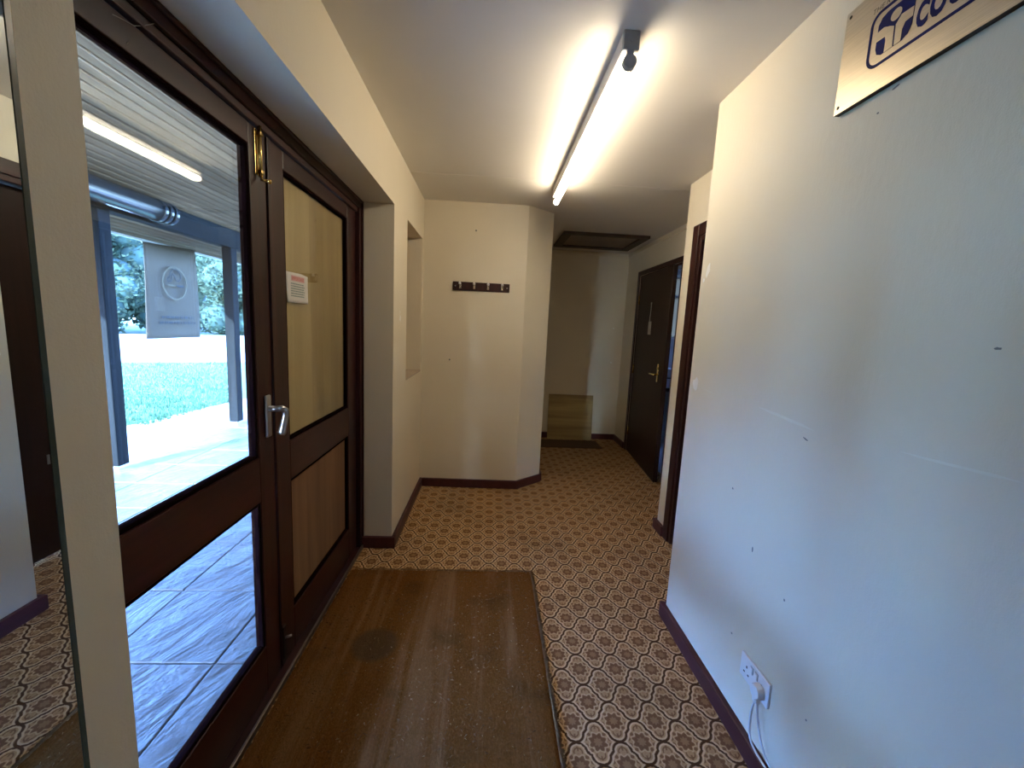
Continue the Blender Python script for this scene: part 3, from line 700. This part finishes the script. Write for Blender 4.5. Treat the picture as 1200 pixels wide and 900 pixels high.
b = MB().prism([(1.150+0.026*math.cos(a)*(1.0 if math.sin(a) > -0.4 else 0.86), 0.274+0.026*math.sin(a)) for a in [2*math.pi*i/20 for i in range(20)]],
               lambda a, c: (XG, a, c), lambda a, c: (XG-0.022, 1.150+(a-1.150)*0.86, 0.274+(c-0.274)*0.86))
b.build('plug_body', M['white'], pg, bevel=0.003)
part('cord_grip', M['white'], pg, (XG-0.018, XG-0.002, 1.1395, 1.1605, 0.236, 0.252), bevel=0.003)
def smooth_path(pts, n=6):
    P = [Vector(p) for p in pts]; out = []
    for i in range(len(P)-1):
        p0, p1, p2, p3 = P[max(i-1, 0)], P[i], P[i+1], P[min(i+2, len(P)-1)]
        for k in range(n):
            q = k/n; out.append(0.5*((2*p1)+(-p0+p2)*q+(2*p0-5*p1+4*p2-p3)*q*q+(-p0+3*p1-3*p2+p3)*q**3))
    out.append(P[-1]); return out
xc = XG-0.010
MB().tube(smooth_path([(xc, 1.154, 0.240), (xc-0.002, 1.161, 0.19), (xc-0.001, 1.161, 0.14), (0.914, 1.153, 0.100), (0.917, 1.130, 0.0800), (0.9175, 1.087, 0.0765), (0.919, 0.98, 0.0765), (0.919, 0.5, 0.0765)]), 0.0033, 8).build('cord', M['cord'], pg, smooth=True)
MB().tube(smooth_path([(xc, 1.145, 0.240), (xc+0.001, 1.132, 0.19), (0.917, 1.118, 0.150), (0.919, 1.098, 0.118), (0.924, 1.068, 0.090), (0.928, 1.02, 0.0772), (0.928, 0.94, 0.0768), (0.928, 0.5, 0.0768)]), 0.0033, 8).build('cord', M['cord'], pg, smooth=True)

# ------------------------------------------------------------------ mirror on the near left wall
mr = thing('mirror', (XL, 0.05, 0.30), 'tall frameless wall mirror beside the entrance reflecting the right wall', 'mirror')
XM = -0.555
part('backing', M['mirror_edge'], mr, (XL+0.0005, XM-0.0008, -0.60, 0.546, 0.30, 2.30))
part('mirror_glass', M['mirror'], mr, (XM-0.0008, XM, -0.60, 0.5375, 0.30, 2.30))
part('edge_strip', M['mirror_edge'], mr, (XM-0.0008, XM+0.0008, 0.5375, 0.5450, 0.30, 2.30), bevel=0.0005)

# ------------------------------------------------------------------ doormats
def mat_grid(x0, x1, y0, y1, nx_, ny_, th, seed):
    rnd = random.Random(seed); b = MB()
    for j in range(ny_+1):
        for i in range(nx_+1):
            x = x0+(x1-x0)*i/nx_; y = y0+(y1-y0)*j/ny_
            e = min(i, nx_-i, j, ny_-j)
            if e == 0: x += rnd.uniform(-0.005, 0.005); y += rnd.uniform(-0.005, 0.005)
            b.v.append((x, y, 0.002 if e == 0 else th+rnd.uniform(-0.0012, 0.0012)))
    for j in range(ny_):
        for i in range(nx_):
            q = j*(nx_+1)+i; b.f.append((q, q+1, q+nx_+2, q+nx_+1))
    n = len(b.v); b.v += [(x0, y0, 0.0005), (x1, y0, 0.0005), (x1, y1, 0.0005), (x0, y1, 0.0005)]; b.f.append((n+3, n+2, n+1, n))
    return b
MX0, MX1, MY0, MY1 = -0.738, 0.288, 0.20, 2.220
dm = thing('doormat', (-0.22, 1.2, 0), 'large worn brown coir doormat on the carpet in front of the glazed doors', 'doormat')
mat_grid(MX0, MX1, MY0, MY1, 90, 170, 0.011, 2).build('mat_pile', M['coir'], dm, smooth=True)
def fibres(n, area, z, ln, wd, seed, fringe=None):
    rnd = random.Random(seed); b = MB()
    for _ in range(n):
        if fringe: x, y, a = fringe(rnd)
        else: x, y, a = rnd.uniform(area[0], area[1]), rnd.uniform(area[2], area[3]), rnd.uniform(0, 6.28)
        l = rnd.uniform(*ln); w = wd; dx, dy = math.cos(a)*l, math.sin(a)*l; px, py = -math.sin(a)*w, math.cos(a)*w
        zz = z; h_ = rnd.uniform(0.0, 0.004); k = len(b.v)
        b.v += [(x-px, y-py, zz), (x+px, y+py, zz), (x+dx*0.5, y+dy*0.5, zz+0.002+h_), (x+dx, y+dy, max(0.0015, zz+h_*0.3-(0.006 if fringe else 0)))]
        b.f += [(k, k+1, k+2), (k, k+2, k+3)]
    return b
tag(fibres(1800, (MX0+0.01, MX1-0.01, 0.6, MY1-0.01), 0.0112, (0.008, 0.022), 0.0007, 5).build('coir_fibres', M['coir_fibre'], dm), kind='stuff')
tag(fibres(380, (-0.55, MX1-0.02, 0.6, MY1-0.2), 0.0128, (0.004, 0.011), 0.0008, 6).build('straw_flecks', M['straw'], dm), kind='stuff')
def fr_edge(rnd):
    if rnd.random() < 0.72: return MX1-0.004, rnd.uniform(0.6, MY1), rnd.uniform(-0.9, 0.9)
    return rnd.uniform(MX0+0.02, MX1), MY1-0.004, math.pi/2+rnd.uniform(-0.9, 0.9)
tag(fibres(2600, None, 0.008, (0.008, 0.026), 0.0010, 8, fr_edge).build('edge_fringe', M['coir_fibre'], dm), kind='stuff')
fm = thing('far_doormat', (1.0, 4.97, 0), 'small dark brown mat on the carpet below the leaning plywood sheet', 'doormat')
mat_grid(0.60, 1.42, 4.80, 5.150, 40, 20, 0.008, 9).build('mat_pile', M['dark_coir'], fm, smooth=True)

# ------------------------------------------------------------------ plywood sheet leaning on the far wall
b = MB().prism([(5.185, 0.001), (5.197, 0.0), (5.2515, 0.585), (5.2395, 0.586)], lambda a, c: (0.785, a, c), lambda a, c: (1.368, a, c))
tag(b.build('plywood_sheet', M['ply3'], bevel=0.001), 'loose square of pale plywood leaning against the far wall', 'board')

# ------------------------------------------------------------------ outside: paving, lawn, canopy, banner, trees
GZ = -0.08
pv = tag(thing('paving', (-2, 4, GZ)), kind='structure')
part('joint_bed', M['mortar'], pv, (-3.52, -0.86, -8.0, 9.0, GZ-0.08, GZ-0.010))
SX, SY = 0.4775, 0.4865
rs = random.Random(12); slab0 = None
for i in range(6):
    x1 = -1.128 - (i-1)*SX if i else -0.865
    x0 = -1.128 - i*SX
    for j in range(-2, 15):
        y0 = 1.652 + j*SY
        if y0 < -0.2 or (i < 1 and y0 > 6): continue
        if i == 0:
            part('slab', M['slab'], pv, (x0+0.004, x1, y0+0.004, y0+SY-0.004, GZ-0.045, GZ), bevel=0.005)
        elif slab0 is None:
            slab0 = part('slab', M['slab'], pv, (x0+0.004, x0+SX-0.004, y0+0.004, y0+SY-0.004, GZ-0.045, GZ), bevel=0.005); sxy = (x0, y0)
            # re-centre the shared mesh so that every copy has its own pattern offset
        else:
            c = slab0.copy(); S.collection.objects.link(c); c.parent = pv
            c.location = (x0-sxy[0], y0-sxy[1], rs.uniform(-0.003, 0.003)); c.rotation_euler = (0, 0, 0)
struct('gravel_verge', M['gravel'], (-4.9, -3.52, -8.0, 16, GZ-0.10, GZ-0.012))
b = MB().vprism([(-4.78, 3.0), (-4.70, 5.4), (-4.42, 7.5), (-4.2, 9.5), (-4.0, 13), (-20, 20), (-14, 60), (-60, 60), (-60, -20), (-5.2, -4)], GZ-0.15, GZ-0.006)
lw = tag(b.build('lawn', M['lawn']), kind='structure')
b = MB().vprism([(-14.5, 6.0), (-11.5, 11.5), (-9.4, 12.8), (-2.0, 16.5), (-2.0, 45), (-16, 33), (-20, 28), (-27, 22), (-34, 10)], GZ-0.12, GZ+0.01)
tag(b.build('gravel_track', M['gravel']), kind='structure')
rg = random.Random(21); b = MB()
for _ in range(15000):
    q = rg.random()**1.6; px_ = rg.uniform(-0.12, 0.72)
    dist = 6.4 + 10.5*q; a = math.radians(rg.uniform(31.0, 45.0))
    x, y = -math.sin(a)*dist, math.cos(a)*dist
    if x > -4.15-0.0*y or (x > -4.78 and y < 5.5) or (x > -4.45 and y < 7.6): continue
    if y > 12.7 + (x+9.4)*0.55: continue
    h_ = rg.uniform(0.03, 0.075); w = rg.uniform(0.004, 0.010); t2 = rg.uniform(0, 6.28); lx, ly = rg.uniform(-0.03, 0.03), rg.uniform(-0.03, 0.03)
    k = len(b.v); z = GZ-0.006
    b.v += [(x-w*math.cos(t2), y-w*math.sin(t2), z), (x+w*math.cos(t2), y+w*math.sin(t2), z), (x+lx, y+ly, z+h_)]; b.f.append((k, k+1, k+2))
tag(b.build('grass_blades', M['grass']), 'short sunlit grass of the lawn beyond the paving', 'grass', kind='stuff')

cz = lambda x: 2.49 + 0.285*(x+3.42)           # underside of the canopy boards
cp = thing('canopy', (-2.5, 5, GZ), 'timber-boarded porch canopy on dark posts outside the glazed doors', 'canopy')
PW = 0.072; nxp = 0.10; sl = 0.285
ux, uz = 1/math.hypot(1, sl), sl/math.hypot(1, sl)
x = -4.22; plank0 = None; i = 0
while x < -0.95:
    xa, xb = x, x+PW-0.006
    q = [(xa, cz(xa)), (xa+0.008, cz(xa+0.008)-0.007), (xb-0.008, cz(xb-0.008)-0.007), (xb, cz(xb)), (xb, cz(xb)+0.02), (xa, cz(xa)+0.02)]
    MB().prism(q, lambda a, c: (a, -8.0, c), lambda a, c: (a, 12.0, c)).build('plank', M['plank'], cp)  # boards lengthened out of view to keep sun off the slabs and doorway
    x += PW; i += 1
MB().prism([(-4.26, cz(-4.26)+0.022), (-0.86, cz(-0.86)+0.022), (-0.86, cz(-0.86)+0.10), (-4.26, cz(-4.26)+0.10)], lambda a, c: (a, -8.0, c), lambda a, c: (a, 12.0, c)).build('roof_deck', M['bark'], cp)
part('fascia', M['fascia'], cp, (-4.27, -4.235, -8.0, 12.0, cz(-4.24)-0.02, cz(-4.24)+0.12), bevel=0.004)
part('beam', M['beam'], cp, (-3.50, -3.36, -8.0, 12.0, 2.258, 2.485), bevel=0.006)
for yy in (-1.6, 3.885, 5.70, 7.5, 9.3):
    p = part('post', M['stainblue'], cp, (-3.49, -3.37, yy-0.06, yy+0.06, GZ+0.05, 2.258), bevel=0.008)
    part('post_foot', M['steel'], p, (-3.44, -3.42, yy-0.010, yy+0.010, GZ-0.01, GZ+0.06))
pp = thing('drain_pipe', (-3.27, 3.3, 2.28), 'glossy dark drainpipe with a collar running along the canopy beam', 'pipe')
MB().tube([(-3.248, -0.9, 2.365), (-3.248, 4.32, 2.365)], 0.098, 24).build('pipe', M['pipe'], pp, smooth=True)
b = MB()
for y in (4.30, 4.37, 4.44): b.tube([(-3.248, y-0.022, 2.365), (-3.248, y+0.022, 2.365)], 0.108, 24)
b.build('collar', M['pipe'], pp, smooth=False, bevel=0.008)

# banner hanging from the eave, printed side facing away: the print shows through reversed
bn = thing('banner', (-4.10, 5.62, 1.07), 'pale cloth banner with a round emblem hanging from the canopy eave', 'banner')
b = MB(); NB = 14
for i in range(NB+1):
    for j in range(NB+1):
        a, c = i/NB, j/NB
        y = 5.29+0.905*a + 0.025*(c-0.5)*(1 if a < 0.5 else -0.3) + 0.018*(1-c)*math.sin(a*3)
        z = 1.063 + (1.160+0.055*a)*c
        b.v.append((-4.10+0.020*math.sin(a*7+c*2), y*0.9762, 1.41+(z-1.41)*0.9762))
for i in range(NB):
    for j in range(NB):
        q = i*(NB+1)+j; b.f.append((q, q+NB+1, q+NB+2, q+1))
bo = b.build('cloth', M['banner'], bn, smooth=True); md = bo.modifiers.new('thickness', 'SOLIDIFY'); md.thickness = 0.002
bx = -4.069
def ring(cy, cz_, r, w, n=32, a0=0, a1=360, sy=1.0):
    b = MB()
    for i in range(n):
        p0, p1 = math.radians(a0+(a1-a0)*i/n), math.radians(a0+(a1-a0)*(i+1)/n)
        q = [(cy+sy*(r+s*w/2)*math.cos(p), cz_+(r+s*w/2)*math.sin(p)) for p, s in ((p0, 1), (p1, 1), (p1, -1), (p0, -1))]
        b.prism(q, lambda a, c: (bx, a*0.9762, 1.41+(c-1.41)*0.9762), lambda a, c: (bx+0.002, a*0.9762, 1.41+(c-1.41)*0.9762))
    return b
ring(5.755, 1.775, 0.205, 0.022).build('emblem_ring', M['banner_ring'], bn)
def bstrip(pts, w):
    b = MB()
    for (p, q) in zip(pts[:-1], pts[1:]):
        dx, dy = q[0]-p[0], q[1]-p[1]; l = math.hypot(dx, dy); n_ = (-dy/l*w/2, dx/l*w/2)
        b.prism([(p[0]+n_[0], p[1]+n_[1]), (q[0]+n_[0], q[1]+n_[1]), (q[0]-n_[0], q[1]-n_[1]), (p[0]-n_[0], p[1]-n_[1])], lambda a, c: (bx, a*0.9762, 1.41+(c-1.41)*0.9762), lambda a, c: (bx+0.002, a*0.9762, 1.41+(c-1.41)*0.9762))
    return b
bstrip([(5.63, 1.84), (5.67, 1.85), (5.68, 1.91), (5.72, 1.955), (5.80, 1.955), (5.85, 1.91), (5.86, 1.84), (5.81, 1.81), (5.77, 1.82), (5.75, 1.87), (5.72, 1.90), (5.70, 1.86), (5.69, 1.80), (5.63, 1.79), (5.63, 1.84)], 0.014).build('emblem_figure', M['banner_ink'], bn)
part('emblem_word', M['banner_ring'], bn, (bx, bx+0.002, 5.496, 5.613, 1.727, 1.752))
part('emblem_word', M['banner_ink'], bn, (bx, bx+0.002, 5.642, 5.76, 1.727, 1.754))
rb = random.Random(5); b = MB()
for z, ya, yb in ((1.335, 5.49, 6.05), (1.265, 5.45, 6.09)):
    y = ya
    while y < yb:
        w = rb.uniform(0.03, 0.07); b.box(bx, bx+0.002, y*0.9762, min(y+w, yb)*0.9762, 1.41+(z-1.424)*0.9762, 1.41+(z-1.396)*0.9762); y += w+0.018
tag(b.build('reversed_lettering', M['banner_ink'], bn), kind='stuff')
for y, z in ((5.19, 2.200), (6.04, 2.250)): MB().tube([(-4.10, y, z-0.012), (-4.115, y, z+0.012)], 0.006, 6).build('hanging_tie', M['cord'], bn)

# leafy trees beyond the lawn, plus an unseen ring added to shade the doorway
def make_leaves(seed, R, H, n, size):
    rnd = random.Random(seed); b = MB(); blobs = []
    for i in range(26):
        a = rnd.uniform(0, 6.28); rr = R*math.sqrt(rnd.random())*0.75; z = rnd.uniform(0.06, 0.86)*H
        blobs.append((rr*math.cos(a), rr*math.sin(a), z, rnd.uniform(0.26, 0.5)*R))
    for _ in range(n):
        cx, cy, cz_, r = rnd.choice(blobs)
        d = Vector((rnd.gauss(0, 1), rnd.gauss(0, 1), rnd.gauss(0, 1))).normalized()*r*rnd.uniform(0.8, 1.12)
        p = Vector((cx, cy, cz_))+d
        if p.z < 0.1: p.z = 0.1+rnd.random()*0.5
        s_ = size*rnd.uniform(0.6, 1.3); u = Vector((rnd.gauss(0, 1), rnd.gauss(0, 1), rnd.gauss(0, 1))).normalized(); w = u.orthogonal().normalized()
        k = len(b.v); b.v += [tuple(p-u*s_), tuple(p+w*s_*0.5), tuple(p+u*s_), tuple(p-w*s_*0.5)]; b.f.append((k, k+1, k+2, k+3))
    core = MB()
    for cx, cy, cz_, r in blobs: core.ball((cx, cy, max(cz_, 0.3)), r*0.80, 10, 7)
    return b, core
protos = []
dirv = Vector((-22.0, 31.0)).normalized(); perp = Vector((dirv.y, -dirv.x))
TL = 'dense leafy green tree in the tree line beyond the sunlit lawn'
spots = []
for az, dist, sc in ([(29.0, 37.5, 1.0), (41.8, 37.5, 1.04), (35.4, 46.0, 1.30), (24.5, 46.5, 1.25), (46.6, 46.5, 1.25)] +
                     [(54.6+12.8*k, 37.5, 1.0+0.06*(k % 3)) for k in range(11)] + [(57.6+11.0*k, 46.8, 1.28) for k in range(12)]):  # out-of-view trees, added to block low sky light at the door
    spots.append((-math.sin(math.radians(az))*dist, math.cos(math.radians(az))*dist, sc))
for i, (x, y, sc) in enumerate(spots):
    if i < 3:
        tr = thing('tree', (x, y, GZ), TL, 'tree', 'trees beyond the lawn', local=True)
        lf, core = make_leaves(30+i, 3.3, 7.8, 11000, 0.15)
        tag(lf.build('foliage', M['leaf'], tr), kind='stuff'); tag(core.build('inner_boughs', M['bough'], tr, smooth=True), kind='stuff')
        MB().tube([(0, 0, -0.1), (0.05, 0, 2), (0, 0.1, 5)], [0.3, 0.24, 0.12], 10).build('trunk', M['bark'], tr, smooth=True)
        protos.append(tr)
    else:
        p = protos[i % 3]; tr = p.copy(); S.collection.objects.link(tr); tr.location = (x, y, GZ); tr.rotation_euler = (0, 0, i*1.9)
        for ch in list(p.children):
            g = ch.copy(); S.collection.objects.link(g); g.parent = tr
    tr.scale = (1.0, 1.0, sc)
